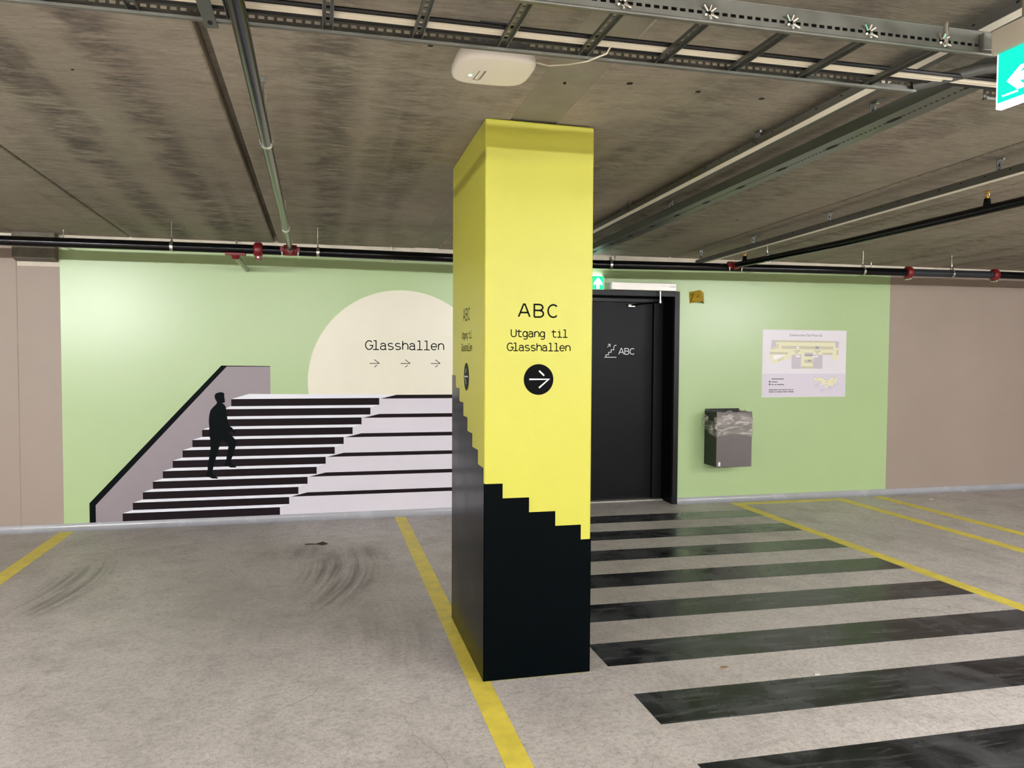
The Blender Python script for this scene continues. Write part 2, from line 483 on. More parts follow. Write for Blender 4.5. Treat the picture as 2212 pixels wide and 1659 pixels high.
# ceiling: hollow-core slabs with open joints between them, above one backing layer
JOINTS = [(-8.58, .006), (-7.41, .006), (-6.24, .006), (-5.07, .006), (-3.9, .006), (-2.73, .006), (-1.56, .006), (-0.385, .02), (2.15, .005),
          (3.36, .012), (4.06, .005), (5.35, .006), (6.55, .006), (7.75, .006), (8.95, .006), (10.15, .006), (11.35, .006), (12.55, .006)]
cb = MB()
edges = [XL - 0.2] + [e for j, h in JOINTS for e in (j - h, j + h)] + [XR + 0.2]
for a, b in zip(edges[::2], edges[1::2]):
    if a < 0.83 < b:      # the slabs beside the column stop at a grouted strip set a little higher
        segs = [(a, 0.83), (1.045, b)]
    else:
        segs = [(a, b)]
    for p, q in segs:
        ch = 0.006
        y0, y1 = YF, 0.02
        z0, z1 = ceil_z(y0), ceil_z(y1)
        cb.add([(p, y0, z0 + ch), (p + ch, y0, z0), (q - ch, y0, z0), (q, y0, z0 + ch), (q, y0, z0 + .12), (p, y0, z0 + .12),
                (p, y1, z1 + ch), (p + ch, y1, z1), (q - ch, y1, z1), (q, y1, z1 + ch), (q, y1, z1 + .12), (p, y1, z1 + .12)],
               [(0, 1, 2, 3, 4, 5), (11, 10, 9, 8, 7, 6), (0, 6, 7, 1), (1, 7, 8, 2), (2, 8, 9, 3), (3, 9, 10, 4), (4, 10, 11, 5), (5, 11, 6, 0)])
cb.sbox(XL - .2, XR + .2, YF, 0.4, ceil_z(YF) + .06, ceil_z(.4) + .06, .3)
ceiling = tag(cb.build('ceiling', M_ceil), kind='structure')
MB().sbox(0.825, 1.05, YF, 0.02, ceil_z(YF) + .005, ceil_z(0.02) + .005, 0.05).build('grout_strip', paint('smooth_grey_grout', (146, 140, 126), .85, var=.12, nscale=5, bump=.3, bscale=25), ceiling)
hb = MB()
for hx, hy, hr in [(1.176, -4.264, .013), (1.479, -4.245, .011), (1.772, -4.234, .012), (0.37, -4.431, .01), (-1.05, -0.55, .01), (2.55, -1.6, .012),
                   (3.0, -1.9, .009), (4.6, -2.6, .012), (3.55, -1.3, .01), (-0.9, -3.9, .006), (0.93, -4.2, .006)]:
    hb.tube([(hx, hy, ceil_z(hy) + .01), (hx, hy, ceil_z(hy) - .0015)], hr, 10)
hb.build('anchor_hole', M_slot, ceiling)

WT = 2.385                      # the paint stops below the slab; bare plaster above
DX0, DX1, DZ = 2.18, 3.465, 2.13  # door opening
wb = MB()
wb.box(XL, DX0, 0, 0.4, 0, 2.8).box(DX1, XR, 0, 0.4, 0, 2.8).box(DX0, DX1, 0, 0.4, DZ, 2.8).box(DX0, DX1, 0.38, 0.42, 0, DZ)
wall = tag(wb.build('wall_back', M_cream), kind='structure')
tp = MB()
tp.box(XL, -2.423, -0.0012, 0, 0.0, WT).box(-2.415, -2.10, -0.0016, 0, 0.0, 2.2)
tp.box(5.924, XR, -0.0012, 0, 0.0, WT)
tp.build('taupe_paint', M_taupe, wall)
MB().box(-2.4235, -2.4145, -.0008, 0, 0, WT).build('joint_filler', paint('joint_filler_beige', (150, 134, 116), .8), wall)
tag(MB().box(XL - .2, XL, YF, 0.4, 0, 2.9).build('wall_left', M_far), kind='structure')
tag(MB().box(XR, XR + .2, YF, 0.4, 0, 2.9).build('wall_right', M_far), kind='structure')
tag(MB().box(XL, XR, YF - .2, YF, 0, 2.9).build('wall_front', M_far), kind='structure')

# rounded cove between wall and floor
def cove(x0, x1):
    prof = [(0, .060), (-.004, .060)] + [(-.045 + .041 * math.cos(R(a)), .052 - .050 * math.sin(R(a))) for a in (10, 25, 40, 55, 70, 85)] + [(-.05, 0), (0, 0)]
    m = MB()
    m.prism([(x0, y, z) for y, z in prof], (x1 - x0, 0, 0))
    return m
cv = cove(XL, DX0); c2 = cove(DX1, XR)
cv.add(c2.v, c2.f)
tag(cv.build('baseboard_back', M_cove, smooth=True), kind='structure')

# ------------------------------------------------------------------ door
d = thing('door_1', (2.82, 0, 0), None, None); tag(d, kind='structure')
fr = MB()
for x0, x1, z0, z1 in ((DX0, DX0 + .054, 0, DZ), (DX1 - .054, DX1, 0, DZ), (DX0 + .054, DX1 - .054, DZ - .054, DZ)):
    fr.box(x0, x1, -.022, .02, z0, z1)
fr.build('door_frame', M_frame, d, bevel=.002)
rv = MB()
rv.box(DX0, DX0 + .05, .02, .38, 0, DZ).box(DX1 - .05, DX1, .02, .38, 0, DZ).box(DX0 + .05, DX1 - .05, .02, .38, DZ - .05, DZ)
rv.build('reveal', M_reveal, d)
ir = MB()
ir.box(2.25, 2.33, .262, .37, 0, 2.08).box(3.315, 3.415, .255, .37, 0, 2.08).box(2.33, 3.315, .262, .37, 2.036, 2.08)
ir.build('inner_frame', M_frame, d, bevel=.002)
leaf = MB().box(2.335, 3.308, .282, .34, .018, 2.03).build('door_leaf', M_door, d, bevel=.002)
MB().box(2.25, 3.415, .2, .36, 0, .014).build('threshold', M_alu, d, bevel=.003)
hd = MB().tube([(2.40, .284, 1.03), (2.40, .235, 1.03)], .012).tube([(2.395, .235, 1.03), (2.53, .235, 1.03)], .010).box(2.375, 2.425, .272, .283, .92, 1.1)
hd.build('door_handle', M_chrome, d, smooth=True)
lw = MB(); f = on_wall(.281)
ribbon(lw, f, [(2.787, 1.472), (2.917, 1.472)], .0065)
ribbon(lw, f, [(2.803, 1.474), (2.803, 1.497), (2.831, 1.497), (2.831, 1.523), (2.859, 1.523), (2.859, 1.548), (2.888, 1.548), (2.888, 1.577), (2.897, 1.594), (2.917, 1.594)], .0065)
ribbon(lw, f, [(2.818, 1.574), (2.846, 1.602)], .0055)
ribbon(lw, f, [(2.822, 1.604), (2.848, 1.604), (2.848, 1.578)], .0055)
lettering(lw, f, 'ABC', 2.942, 1.503, .060, 1.0, .0075)
lw.build('door_lettering', M_white_ink, leaf)

# door opener above the door
op = thing('door_opener', (3.05, 0, 2.12), 'silver box-shaped automatic door opener mounted over the black door', 'door opener')
MB().box(2.712, 3.388, -.10, -.0002, 2.125, 2.2).build('housing', M_alu, op, bevel=.004)
MB().box(2.706, 2.712, -.099, -.001, 2.127, 2.198).build('end_cap', paint('pale_grey_plastic', (210, 214, 212), .4), op)
MB().prism([(3.345 + .018 * math.cos(R(a)) + (.016 if math.cos(R(a)) > 0 else -.016), -.1005, 2.166 + .011 * math.sin(R(a))) for a in range(0, 360, 20)], (0, -.001, 0)).build('badge', M_white_ink, op)
MB().tube([(3.238, -.055, 2.126), (3.238, -.055, 2.02)], .009).tube([(3.238, -.055, 2.035), (3.238, -.055, 2.008)], .015).build('spindle', M_chrome, op, smooth=True)
am = MB().tube([(3.225, -.05, 2.016), (3.10, .10, 2.006), (3.06, .262, 2.0)], .008)
am.build('arm', M_pipe, op, smooth=True)
MB().box(3.03, 3.10, .25, .281, 1.985, 2.012).build('arm_bracket', M_chrome, op, bevel=.002)

# ------------------------------------------------------------------ painted mural on the back wall
mu = thing('mural', (0.5, -0.001, 0.06), 'pale green wall mural with painted staircase, climbing man silhouette and cream disc', 'mural')
fb = MB()
fb.box(-2.10, DX0, -.0012, 0, .058, WT).box(DX0, DX1, -.0012, 0, DZ, WT).box(DX1, 5.924, -.0012, 0, .058, WT)
fb.build('green_field', M_green, mu)
sb = MB(); f = on_wall(-.0020)
flat(sb, f, [(p[0], p[1]) for p in arc(.713, 1.242, .834, .834, -9, 189, 96)])
sb.build('sun_disc', M_sun, mu)
pb = MB(); f = on_wall(-.0024)
flat(pb, f, [(-1.857, .058), (-1.857, .206), (-.803, 1.381), (-.441, 1.381), (-.441, .6), (-.9, .058)])
pb.build('parapet', M_lilac, mu)
hb2 = MB(); f = on_wall(-.0028)
flat(hb2, f, [(-1.905, .058), (-1.905, .225), (-.847, 1.387), (-.441, 1.382), (-.441, 1.377), (-.803, 1.379), (-1.857, .206), (-1.857, .058)])
hb2.build('handrail', M_black_mural, mu)
xl = lambda k: -1.649 + .08 * k
xr = lambda k: -.366 + .0794 * k
zt = lambda k: .128 + .0878 * k
zb = lambda k: .065 + .0878 * k
# pale side faces right of the steps
lb = MB(); f = on_wall(-.0028)
flat(lb, f, [(xr(0), .058), (xr(0), zt(0)), (xr(11), zt(11)), (.665, 1.122), (1.75, 1.117), (1.75, .058)])
lb.build('stair_side', M_pale_mural, mu)
bb = MB(); f = on_wall(-.0034)  # dark bars of the mural artwork, at every second step
for j in range(6):
    k = 11 - 2 * j
    z1 = 1.121 - .1738 * j
    flat(bb, f, [(xr(k) + .014, z1 - .034), (xr(k) + .158, z1), (1.75, z1 - .002), (1.75, z1 - .036)])
bb.build('side_bar', M_dark_mural, mu)
wt, rs = MB(), MB(); f = on_wall(-.0034); g = on_wall(-.0040)
for k in range(12):
    if k < 11:
        flat(wt, f, [(xl(k), zt(k)), (xl(k + 1), zb(k + 1) + .001), (xr(k) + .079, zb(k + 1) + .001), (xr(k) + .0, zt(k))])
    else:
        flat(wt, f, [(xl(k), zt(k)), (-.621, 1.138), (.66, 1.122), (xr(k), zt(k))])
    flat(rs, g, [(xl(k), zb(k) if k else .058), (xl(k), zt(k)), (xr(k), zt(k)), (xr(k), zb(k) if k else .058)])
wt.build('stair_treads', M_white_mural, mu)
rs.build('stair_risers', M_dark_mural, mu)
MAN = [(-.906, 1.123), (-.895, 1.144), (-.864, 1.155), (-.837, 1.153), (-.824, 1.141), (-.826, 1.117), (-.822, 1.093), (-.82, 1.067), (-.832, 1.063), (-.843, 1.058), (-.825, 1.045), (-.813, 1.023), (-.806, .956), (-.796, .891), (-.779, .853), (-.763, .845), (-.751, .823), (-.735, .81), (-.738, .791), (-.751, .787), (-.746, .799), (-.761, .805), (-.774, .81), (-.789, .813), (-.779, .786), (-.751, .756), (-.729, .723), (-.729, .704), (-.739, .664), (-.763, .589), (-.776, .552), (-.761, .519), (-.733, .502), (-.733, .493), (-.776, .494), (-.797, .504), (-.83, .507), (-.824, .531), (-.814, .564), (-.808, .606), (-.795, .676), (-.798, .703), (-.823, .722), (-.853, .739), (-.861, .71), (-.876, .657), (-.897, .587), (-.918, .507), (-.928, .465), (-.921, .432), (-.883, .409), (-.886, .4), (-.931, .403), (-.951, .414), (-.981, .421), (-.979, .445), (-.966, .466), (-.968, .503), (-.955, .583), (-.942, .663), (-.944, .749), (-.954, .798), (-.95, .851), (-.954, .904), (-.949, .958), (-.939, 1.0), (-.916, 1.027), (-.89, 1.053), (-.885, 1.069), (-.9, 1.096)]
mb = MB(); flat(mb, on_wall(-.0046), MAN)
mb.build('walker_silhouette', M_black_mural, mu)
tb = MB(); f = on_wall(-.0028)
lettering(tb, f, 'Glasshallen', .382, 1.534, .080, .827, .0095)
tb.build('mural_lettering', M_ink, mu)
for ax in (.422, .701, .979):
    ab = MB()
    ribbon(ab, f, [(ax, 1.408), (ax + .088, 1.408)], .006)
    ribbon(ab, f, [(ax + .042, 1.443), (ax + .088, 1.408)], .006)
    ribbon(ab, f, [(ax + .042, 1.374), (ax + .066, 1.392)], .006)
    ab.build('arrow', M_ink, mu)

# ------------------------------------------------------------------ the painted column
CX0, CX1, CY0, CY1 = .711, 1.222, -3.732, -2.85
colm = thing('painted_column', (.9665, -3.29, 0), 'square yellow and black concrete column standing on the garage floor', 'column')
sh = MB()
sh.add([(CX0, CY0, 0), (CX1, CY0, 0), (CX1, CY1, 0), (CX0, CY1, 0), (CX0, CY0, ceil_z(CY0) - .001), (CX1, CY0, ceil_z(CY0) - .008), (CX1, CY1, ceil_z(CY1) - .004), (CX0, CY1, ceil_z(CY1) - .001)],
       [(0, 3, 2, 1), (4, 5, 6, 7), (0, 1, 5, 4), (1, 2, 6, 5), (2, 3, 7, 6), (3, 0, 4, 7)])
sh.build('shaft', M_yellow, colm, bevel=.008, segs=3)
# black stepped dado: the steps fall around the column
E = .0015
steps_f = [(CX0 - E, .911), (.797, .911), (.797, .843), (.922, .843), (.922, .774), (1.048, .774), (1.048, .705), (1.173, .705), (1.173, .635), (CX1 + E, .635)]
stepy = [CY1 + E, -2.955, -3.075, -3.195, -3.312, -3.442, -3.585, -3.715, CY0 - E]
stepz = [1.381, 1.3155, 1.248, 1.180, 1.1125, 1.048, .982, .914]
dd = MB()
dd.prism([(CX0 - E, CY0 - E, .004)] + [(x, CY0 - E, z) for x, z in steps_f] + [(CX1 + E, CY0 - E, .004)], (0, E * 2, 0))
side = [(CX0 - E, CY1 + E, .004)]
for i, z in enumerate(stepz):
    side += [(CX0 - E, stepy[i], z), (CX0 - E, stepy[i + 1], z)]
side.append((CX0 - E, CY0 - E, .004))
dd.prism(side, (E * 2, 0, 0))
dd.box(CX1 - E, CX1 + E, CY0 - E, CY1 + E, .004, .635)
dd.box(CX0 - E, CX1 + E, CY1 - E, CY1 + E, .004, 1.0)
dd.build('stepped_dado', M_black_gloss, colm, bevel=.0006, segs=1)
def column_sign(f, u0, mirror):
    t = MB()
    lettering(t, f, 'ABC', u0 - .096, 1.669, .057, 1.2, .0076)
    lettering(t, f, 'Utgang til', u0 - .132, 1.578, .034, .80, .0048)
    lettering(t, f, 'Glasshallen', u0 - .150, 1.515, .0345, .80, .0048)
    t.build('column_lettering', M_ink, colm)
    k = MB()
    flat(k, f, [(p[0], p[1]) for p in arc(u0, 1.384, .0705, .0705, 0, 352.5, 47)])
    disc = k.build('arrow_disc', M_ink, colm)
    return disc
def disc_arrow(f, u0, sgn, disc):
    a = MB()
    ribbon(a, f, [(u0 - .044 * sgn, 1.385), (u0 + .048 * sgn, 1.385), (u0 + .002 * sgn, 1.346)], .007)
    ribbon(a, f, [(u0 + .002 * sgn, 1.424), (u0 + .026 * sgn, 1.402)], .007)
    a.build('arrow', M_white_ink, disc)
dsk = column_sign(on_wall(CY0 - .0006), .9635, False)
disc_arrow(on_wall(CY0 - .0012), .9635, 1, dsk)
dsk = column_sign(on_side(CX0 - .0006), 3.284, True)
disc_arrow(on_side(CX0 - .0012), 3.284, -1, dsk)

# ------------------------------------------------------------------ floor markings
def line(x0, x1, y0, y1, label, extra=None):
    m = MB().box(x0, x1, y0, y1, 0, .0012)
    if extra: m.box(*extra, 0, .0012)
    return tag(m.build('parking_line', M_yellow_line), label, 'parking line', 'yellow parking lines')
line(-2.12, -2.01, -6.5, -.05, 'yellow parking line on the floor below the left edge of the green mural')
line(.643, .743, -6.5, -.05, 'yellow parking line running past the left foot of the column')
line(4.012, 4.118, -6.5, -.185, 'yellow parking line along the right ends of the black crossing stripes')
line(5.208, 5.318, -6.5, -.185, 'long yellow parking line starting under the right edge of the map poster')
line(5.70, 5.81, -6.5, -.09, 'yellow parking line starting beneath the taupe right end of the wall')
tag(MB().box(4.012, 5.318, -.185, -.085, 0, .0012).build('end_line', M_yellow_line), 'short yellow line along the wall base joining two parking lines', 'parking line', 'yellow parking lines')

names = ['black crossing stripe closest to the door', 'second black crossing stripe from the door', 'third black crossing stripe from the door', 'fourth black crossing stripe from the door',
         'fifth black crossing stripe from the door', 'black crossing stripe whose left end lies at the foot of the column',
         'scuffed black crossing stripe with a slanted left end just in front of the column', 'black crossing stripe farthest from the door, in the bottom right corner']
for k in range(8):
    y1 = -.415 - .6 * k
    y1 += .012 * (k < 3)
    m = MB().prism([(1.332, y1 - .275, 0), (4.008, y1 - .318, 0), (4.008, y1 - .03, 0), (1.332, y1 + .012, 0)], (0, 0, .0011))
    tag(m.build('crossing_stripe', M_black_stripe), names[k], 'floor stripe', 'black crossing stripes')

# a dark dried leaf and small chips lying on the floor
lf = MB()
rim = [(-.075, -.925), (-.03, -.945), (-.01, -.975), (.025, -.965), (.045, -.93), (.03, -.90), (0, -.885), (-.025, -.905), (-.05, -.915)]
lf.add([(x, y, .0015) for x, y in rim] + [(.004, -.93, .02)], [(i, (i + 1) % len(rim), len(rim)) for i in range(len(rim))] + [tuple(range(len(rim)))])
lf.prism([(-.135, -.925, .001), (-.07, -.938, .001), (-.065, -.918, .001), (-.1, -.912, .001)], (0, 0, .006))
tag(lf.build('dried_leaf', paint('dark_leaf', (52, 44, 40), .6, var=.2, nscale=30)), 'dark shrivelled leaf lying on the bare floor left of the column', 'leaf')
for i, (x, y, sz, lab, c) in enumerate([(6.2, -.35, .03, 'pale paper scrap on the floor beside the rightmost yellow line', (220, 216, 208)),
                                        (2.26, -4.0, .018, 'small pale chip on the scuffed black stripe before the column', (206, 200, 190)),
                                        (1.87, -3.83, .02, 'tan wood chip lying between two black stripes right of the column', (150, 112, 78))]):
    m = MB().prism([(x - sz, y - sz * .4, .001), (x + sz * .2, y - sz * .6, .001), (x + sz, y + sz * .1, .001), (x + sz * .1, y + sz * .6, .001), (x - sz * .7, y + sz * .3, .001)], (0, 0, .004))
    tag(m.build('litter_scrap', paint('scrap_%d' % i, c, .6)), lab, 'litter')

# ------------------------------------------------------------------ sprinkler main along the wall
PY = -.82
def main_z(x):
    pts = [(-9.5, 2.30), (-2.6, 2.297), (-.6, 2.297), (1.04, 2.283), (2.3, 2.274), (4.1, 2.290), (6.8, 2.306), (15, 2.31)]
    for (a, za), (b, zb_) in zip(pts, pts[1:]):
        if a <= x <= b:
            return za + (zb_ - za) * (x - a) / (b - a)
    return 2.3
PR = .036
sp = thing('sprinkler_main', (0, PY, 2.26), 'long glossy black sprinkler pipe with red couplings running along the back wall', 'pipe')
MB().tube([(x, PY, main_z(x)) for x in (-9.4, -6, -2.6, -.6, 1.04, 2.3, 3.2, 4.1, 5.44)], PR, 20).build('pipe_run', M_pipe, sp, smooth=True)
MB().tube([(x, PY, main_z(x)) for x in (5.46, 6.43)], PR, 20).build('spool_piece', M_pipe_grey, sp, smooth=True)
MB().tube([(x, PY, main_z(x)) for x in (6.45, 9, 14.9)], PR, 20).build('pipe_run', M_pipe, sp, smooth=True)
def coupling(x, lug):
    z = main_z(x)
    m = MB().tube([(x - .034, PY, z), (x - .03, PY, z), (x - .02, PY, z), (x + .02, PY, z), (x + .03, PY, z), (x + .034, PY, z)], [PR + .004, PR + .012, PR + .018, PR + .018, PR + .012, PR + .004], 20)
    m.box(x - .024, x + .024, PY - .022, PY + .022, z - PR - .042 if lug else z - PR - .022, z - PR + .005)
    m.box(x - .022, x + .022, PY - .02, PY + .02, z + PR - .005, z + PR + .02)
    c = m.build('coupling', M_red, sp, smooth=True, bevel=.003)
    MB().tube([(x, PY - .034, z - PR - .026), (x, PY + .034, z - PR - .026)], .008, 10).build('bolt', M_chrome, c, smooth=True)
coupling(-.473, True); coupling(5.443, False); coupling(6.441, False)
def tee(x, zo=0.0):
    z = main_z(x) + zo
    m = MB().tube([(x - .05, PY, z), (x + .05, PY, z)], PR + .006, 20)
    m.tube([(x, PY - .03, z), (x, PY - .07, z)], [.034, .028], 14)
    m.box(x - .065, x + .065, PY - .02, PY + .02, z - .012, z + .012)
    m.box(x - .075, x - .045, PY - .055, PY + .01, z - .014, z + .02).box(x + .045, x + .075, PY - .055, PY + .01, z - .014, z + .02)
    t = m.build('tee_clamp', M_red, sp, smooth=True, bevel=.003)
    for dx in (-.06, .06):
        MB().tube([(x + dx, PY - .05, z + .022), (x + dx, PY - .05, z - .048)], .005, 8).tube([(x + dx, PY - .05, z - .02), (x + dx, PY - .05, z - .032)], .009, 6).build('bolt', M_chrome, t, smooth=True)
tee(-.235, .005); tee(3.59, .012)
# stub outlet below the main leading to the wall
m = MB().box(-.715, -.565, PY - .03, PY + .03, main_z(-.64) - PR - .016, main_z(-.64) - PR + .004).tube([(-.64, PY, main_z(-.64) - PR), (-.64, PY + .02, main_z(-.64) - PR - .03)], .032, 14)
oc = m.build('outlet_clamp', M_red, sp, smooth=True, bevel=.003)
MB().tube([(-.64, PY + .0, main_z(-.64) - PR - .02), (-.635, PY + .35, main_z(-.64) - PR - .03), (-.63, -.001, main_z(-.64) - PR - .04)], .021, 14).build('stub_pipe', M_pipe, sp, smooth=True)

# ring hangers holding the pipes
def hanger(name, x, y, z, r, top, label, axis='x', group='ring hangers of the sprinkler pipes'):
    t = thing(name, (x, y, z), label, 'pipe hanger', group)
    ring = []
    for i in range(25):
        a = 2 * math.pi * i / 24
        ring.append((x, y + (r + .002) * math.cos(a), z + (r + .002) * math.sin(a)) if axis == 'x' else (x + (r + .002) * math.cos(a), y, z + (r + .002) * math.sin(a)))
    m = MB()
    w = .011
    vs, fs = [], []
    for p in ring[:-1]:
        d_ = Vector((w, 0, 0)) if axis == 'x' else Vector((0, w, 0))
        c = Vector((x, y, z)); n = (Vector(p) - c).normalized() * .003
        vs += [Vector(p) - d_, Vector(p) + d_, Vector(p) + d_ + n, Vector(p) - d_ + n]
    for i in range(24):
        a, b = 4 * i, 4 * ((i + 1) % 24)
        for k in range(4):
            fs.append((a + k, a + (k + 1) % 4, b + (k + 1) % 4, b + k))
    m.add(vs, fs)
    m.build('ring', M_chrome, t, smooth=True)
    s1 = MB()
    for sgn in (-1, 1):
        o1 = Vector((0, sgn * r * .8, r * .6)) if axis == 'x' else Vector((sgn * r * .8, 0, r * .6))
        s1.tube([Vector((x, y, z)) + o1, (x, y, z + r + .035)], .004, 6)
    s1.build('yoke', M_zinc_dark, t)
    MB().tube([(x, y, z + r + .022), (x, y, top + .004)], .004, 8).build('rod', M_chrome, t, smooth=True)
    MB().tube([(x, y, z + r + .028), (x, y, z + r + .042)], .009, 6).build('nut', M_chrome, t)
    return t
for x, lab in ((-1.095, 'ring hanger holding the black main pipe above the mural, left of the red coupling'),
               (-.026, 'ring hanger on the black main pipe above the cream disc beside the branch pipe'),
               (2.42, 'ring hanger on the black main pipe just right of the column above the door'),
               (4.94, 'ring hanger on the black main pipe above the right end of the green mural'),
               (5.935, 'ring hanger around the dark grey pipe piece between two red couplings')):
    hanger('pipe_hanger', x, PY, main_z(x), PR, ceil_z(PY), lab)

# short rods fixed between slab and wall pipe
for x, y, lab in ((-1.99, -.27, 'short threaded rod near the concrete block at the left'), (-.71, -.05, 'short threaded rod above the outlet clamp on the main'),
                  (.616, -.05, 'short threaded rod just left of the column top of the wall'), (2.74, -.1, 'short threaded rod above the door opener'),
                  (4.2, -.2, 'short threaded rod right of the branch pipe junction'), (5.52, -.2, 'short threaded rod left of the middle red coupling'), (6.52, -.2, 'short threaded rod at the rightmost red coupling')):
    m = MB().tube([(x, y, ceil_z(y) + .004), (x, y, 2.33)], .005, 8).tube([(x, y, ceil_z(y)), (x, y, ceil_z(y) - .03)], .0085, 8).tube([(x, y, 2.36), (x, y, 2.34)], .012, 8).box(x - .012, x + .012, y, -.0002, 2.333, 2.341)
    tag(m.build('anchor_rod', M_chrome, smooth=True), lab, 'rod', 'threaded rods along the wall')

# branch pipes towards the viewer
bl = thing('branch_pipe', (-.22, -2.5, 2.35), 'black sprinkler branch pipe crossing the ceiling left of the column', 'pipe')
MB().tube([(-.235, PY - .05, 2.312), (-.216, -3.66, 2.356), (-.1915, -6.6, 2.385)], .0225, 18).build('pipe_run', M_pipe, bl, smooth=True)
MB().tube([(-.2345, PY - .04, 2.312), (-.2345, PY - .11, 2.313)], .026, 18).build('thread_sleeve', M_pipe, bl, smooth=True)
hanger('pipe_hanger', -.2155, -3.80, 2.359, .0225, ceil_z(-3.80), 'ring hanger around the left branch pipe under the ceiling', 'y')
hanger('pipe_hanger', -.229, -1.75, 2.327, .0225, ceil_z(-1.75), 'small hanger on the left branch pipe near the back wall', 'y')
m = MB().box(-.222, -.206, -4.0, -3.985, ceil_z(-4) - .022, ceil_z(-4)).tube([(-.2145, -3.992, ceil_z(-4) - .02), (-.2145, -3.992, 2.384)], .003, 6)
tag(m.build('anchor_rod', M_zinc_dark), 'small steel anchor bracket beside the left branch pipe', 'rod')

def br_z(y): return 2.302 + (y - PY) * -.0146
br = thing('branch_pipe', (3.70, -2.6, 2.32), 'black sprinkler branch pipe with brass heads slanting to the right side', 'pipe')
MB().tube([(3.59, PY - .03, br_z(PY)), (3.70, -2.2, br_z(-2.2)), (3.70, -3.45, br_z(-3.45)), (3.70, -6.6, br_z(-6.6))], .027, 18).build('pipe_run', M_pipe, br, smooth=True)
for hx, hy in ((3.60, -1.0), (3.70, -3.45)):
    z = br_z(hy)
    s_ = MB().tube([(hx, hy, z + .015), (hx, hy, z + .062)], [.022, .017], 14).build('head_socket', M_pipe, br, smooth=True)
    m = MB().tube([(hx, hy, z + .06), (hx, hy, z + .075)], .011, 10).tube([(hx - .012, hy, z + .073), (hx - .014, hy, z + .09), (hx, hy, z + .103)], .0028, 6)
    m.tube([(hx + .012, hy, z + .073), (hx + .014, hy, z + .09), (hx, hy, z + .103)], .0028, 6).tube([(hx, hy, z + .075), (hx, hy, z + .098)], .003, 6)
    m.tube([(hx, hy, z + .102), (hx, hy, z + .1045)], .021, 14)
    m.build('sprinkler_head', M_brass, br, smooth=True)
hanger('pipe_hanger', 3.635, -1.30, br_z(-1.30), .027, ceil_z(-1.30), 'ring hanger on the right branch pipe near its red clamp', 'y')

# ------------------------------------------------------------------ cable ladder under the ceiling
def ladder(x0, x1, label, first_rung):
    t = thing('cable_ladder', ((x0 + x1) / 2, -5.04, 2.40), label, 'cable ladder')
    for yo, out in ((-5.205, -1), (-4.87, 1)):
        m = MB()
        ya, yb = sorted((yo, yo - out * .0025))
        m.box(x0, x1, ya, yb, 2.40, 2.4185).box(x0, x1, ya, yb, 2.4275, 2.462)
        n0 = int((x1 - x0) / .025)
        for i in range(n0 + 1):
            xx = x0 + i * .025
            m.box(xx, min(x1, xx + .009), ya, yb, 2.4185, 2.4275)
        fl = sorted((yo, yo - out * .014))
        m.box(x0, x1, fl[0], fl[1], 2.397, 2.40)
        m.box(x0, x1, fl[0], fl[1], 2.462, 2.4645)
        m.box(x0, x1, *sorted((yo - out * .014, yo - out * .0165)), 2.452, 2.4645)
        if out > 0:
            m.box(x0, x1, yo - .0165, yo - .014, 2.394, 2.402)
        m.tube([(x0, yo, 2.3995), (x1, yo, 2.3995)], .0045, 8).tube([(x0, yo, 2.4632), (x1, yo, 2.4632)], .0024, 6)
        m.build('side_rail', M_zinc, t)
    x = first_rung
    while x < x1 - .01:
        if x > x0:
            m = MB()
            m.box(x - .015, x - .0125, -5.2, -4.875, 2.402, 2.414).box(x + .0125, x + .015, -5.2, -4.875, 2.402, 2.414)
            for k in range(9):
                y = -5.2 + k * .036
                m.box(x - .0125, x - .005, y, y + .036, 2.412, 2.414).box(x + .005, x + .0125, y, y + .036, 2.412, 2.414)
                m.box(x - .005, x + .005, y + .022, y + .036, 2.412, 2.414)
            m.build('rung', M_zinc_dark, t)
            c = MB()
            for a in (35, 90, 145, 215, 270, 325):
                L = .027 if a in (145, 325) else .018
                dx, dz = math.cos(R(a)), math.sin(R(a))
                c.tube([(x + dx * .007, -5.206, 2.423 + dz * .007), (x + dx * L, -5.216, 2.423 + dz * L)], .0036, 6)
            c.build('rung_clip', M_chrome, t, smooth=True)
        x += .25
    return t
ld = ladder(-2.6, 1.96, 'galvanised cable ladder with slotted rails hanging across the top of the view', .77 + .0 - 13 * .25)
m = MB().box(1.90, 1.945, -5.222, -5.206, 2.405, 2.455)
m.build('splice_plate', M_zinc, ld, bevel=.002)
MB().tube([(1.78, -5.208, 2.405), (1.78, -5.208, 2.475)], .006, 8).build('clamp_screw', M_chrome, ld, smooth=True)
ladder(2.25, 4.2, 'second cable ladder continuing behind the green exit sign', 2.35)

# bent bracket joining ladder and tray
el = MB().tube([(1.955, -4.875, 2.418), (2.02, -4.93, 2.43), (2.10, -5.02, 2.44), (2.2, -5.06, 2.445)], .019, 10)
tag(el.build('tray_elbow', M_zinc_dark, smooth=True), 'dark curved elbow piece joining cable ladder and perforated tray', 'tray fitting')

# flat strap arm below the ladder
m = MB().box(-.305, -.27, -6.0, -4.86, 2.384, 2.390)
tr = m.build('support_arm', M_zinc_dark, bevel=.002)
tag(tr, 'flat grey steel arm with a slotted end carrying the ladder, left of the branch pipe', 'bracket')
MB().prism([(-.2875 + .006 * math.cos(R(a)), -4.90 + .013 * math.sin(R(a)), 2.3835) for a in range(0, 360, 30)], (0, 0, -.0008)).build('slot', M_slot, tr)
MB().box(-.305, -.27, -5.45, -5.41, 2.39, ceil_z(-5.43)).build('drop_strap', M_zinc_dark, tr)

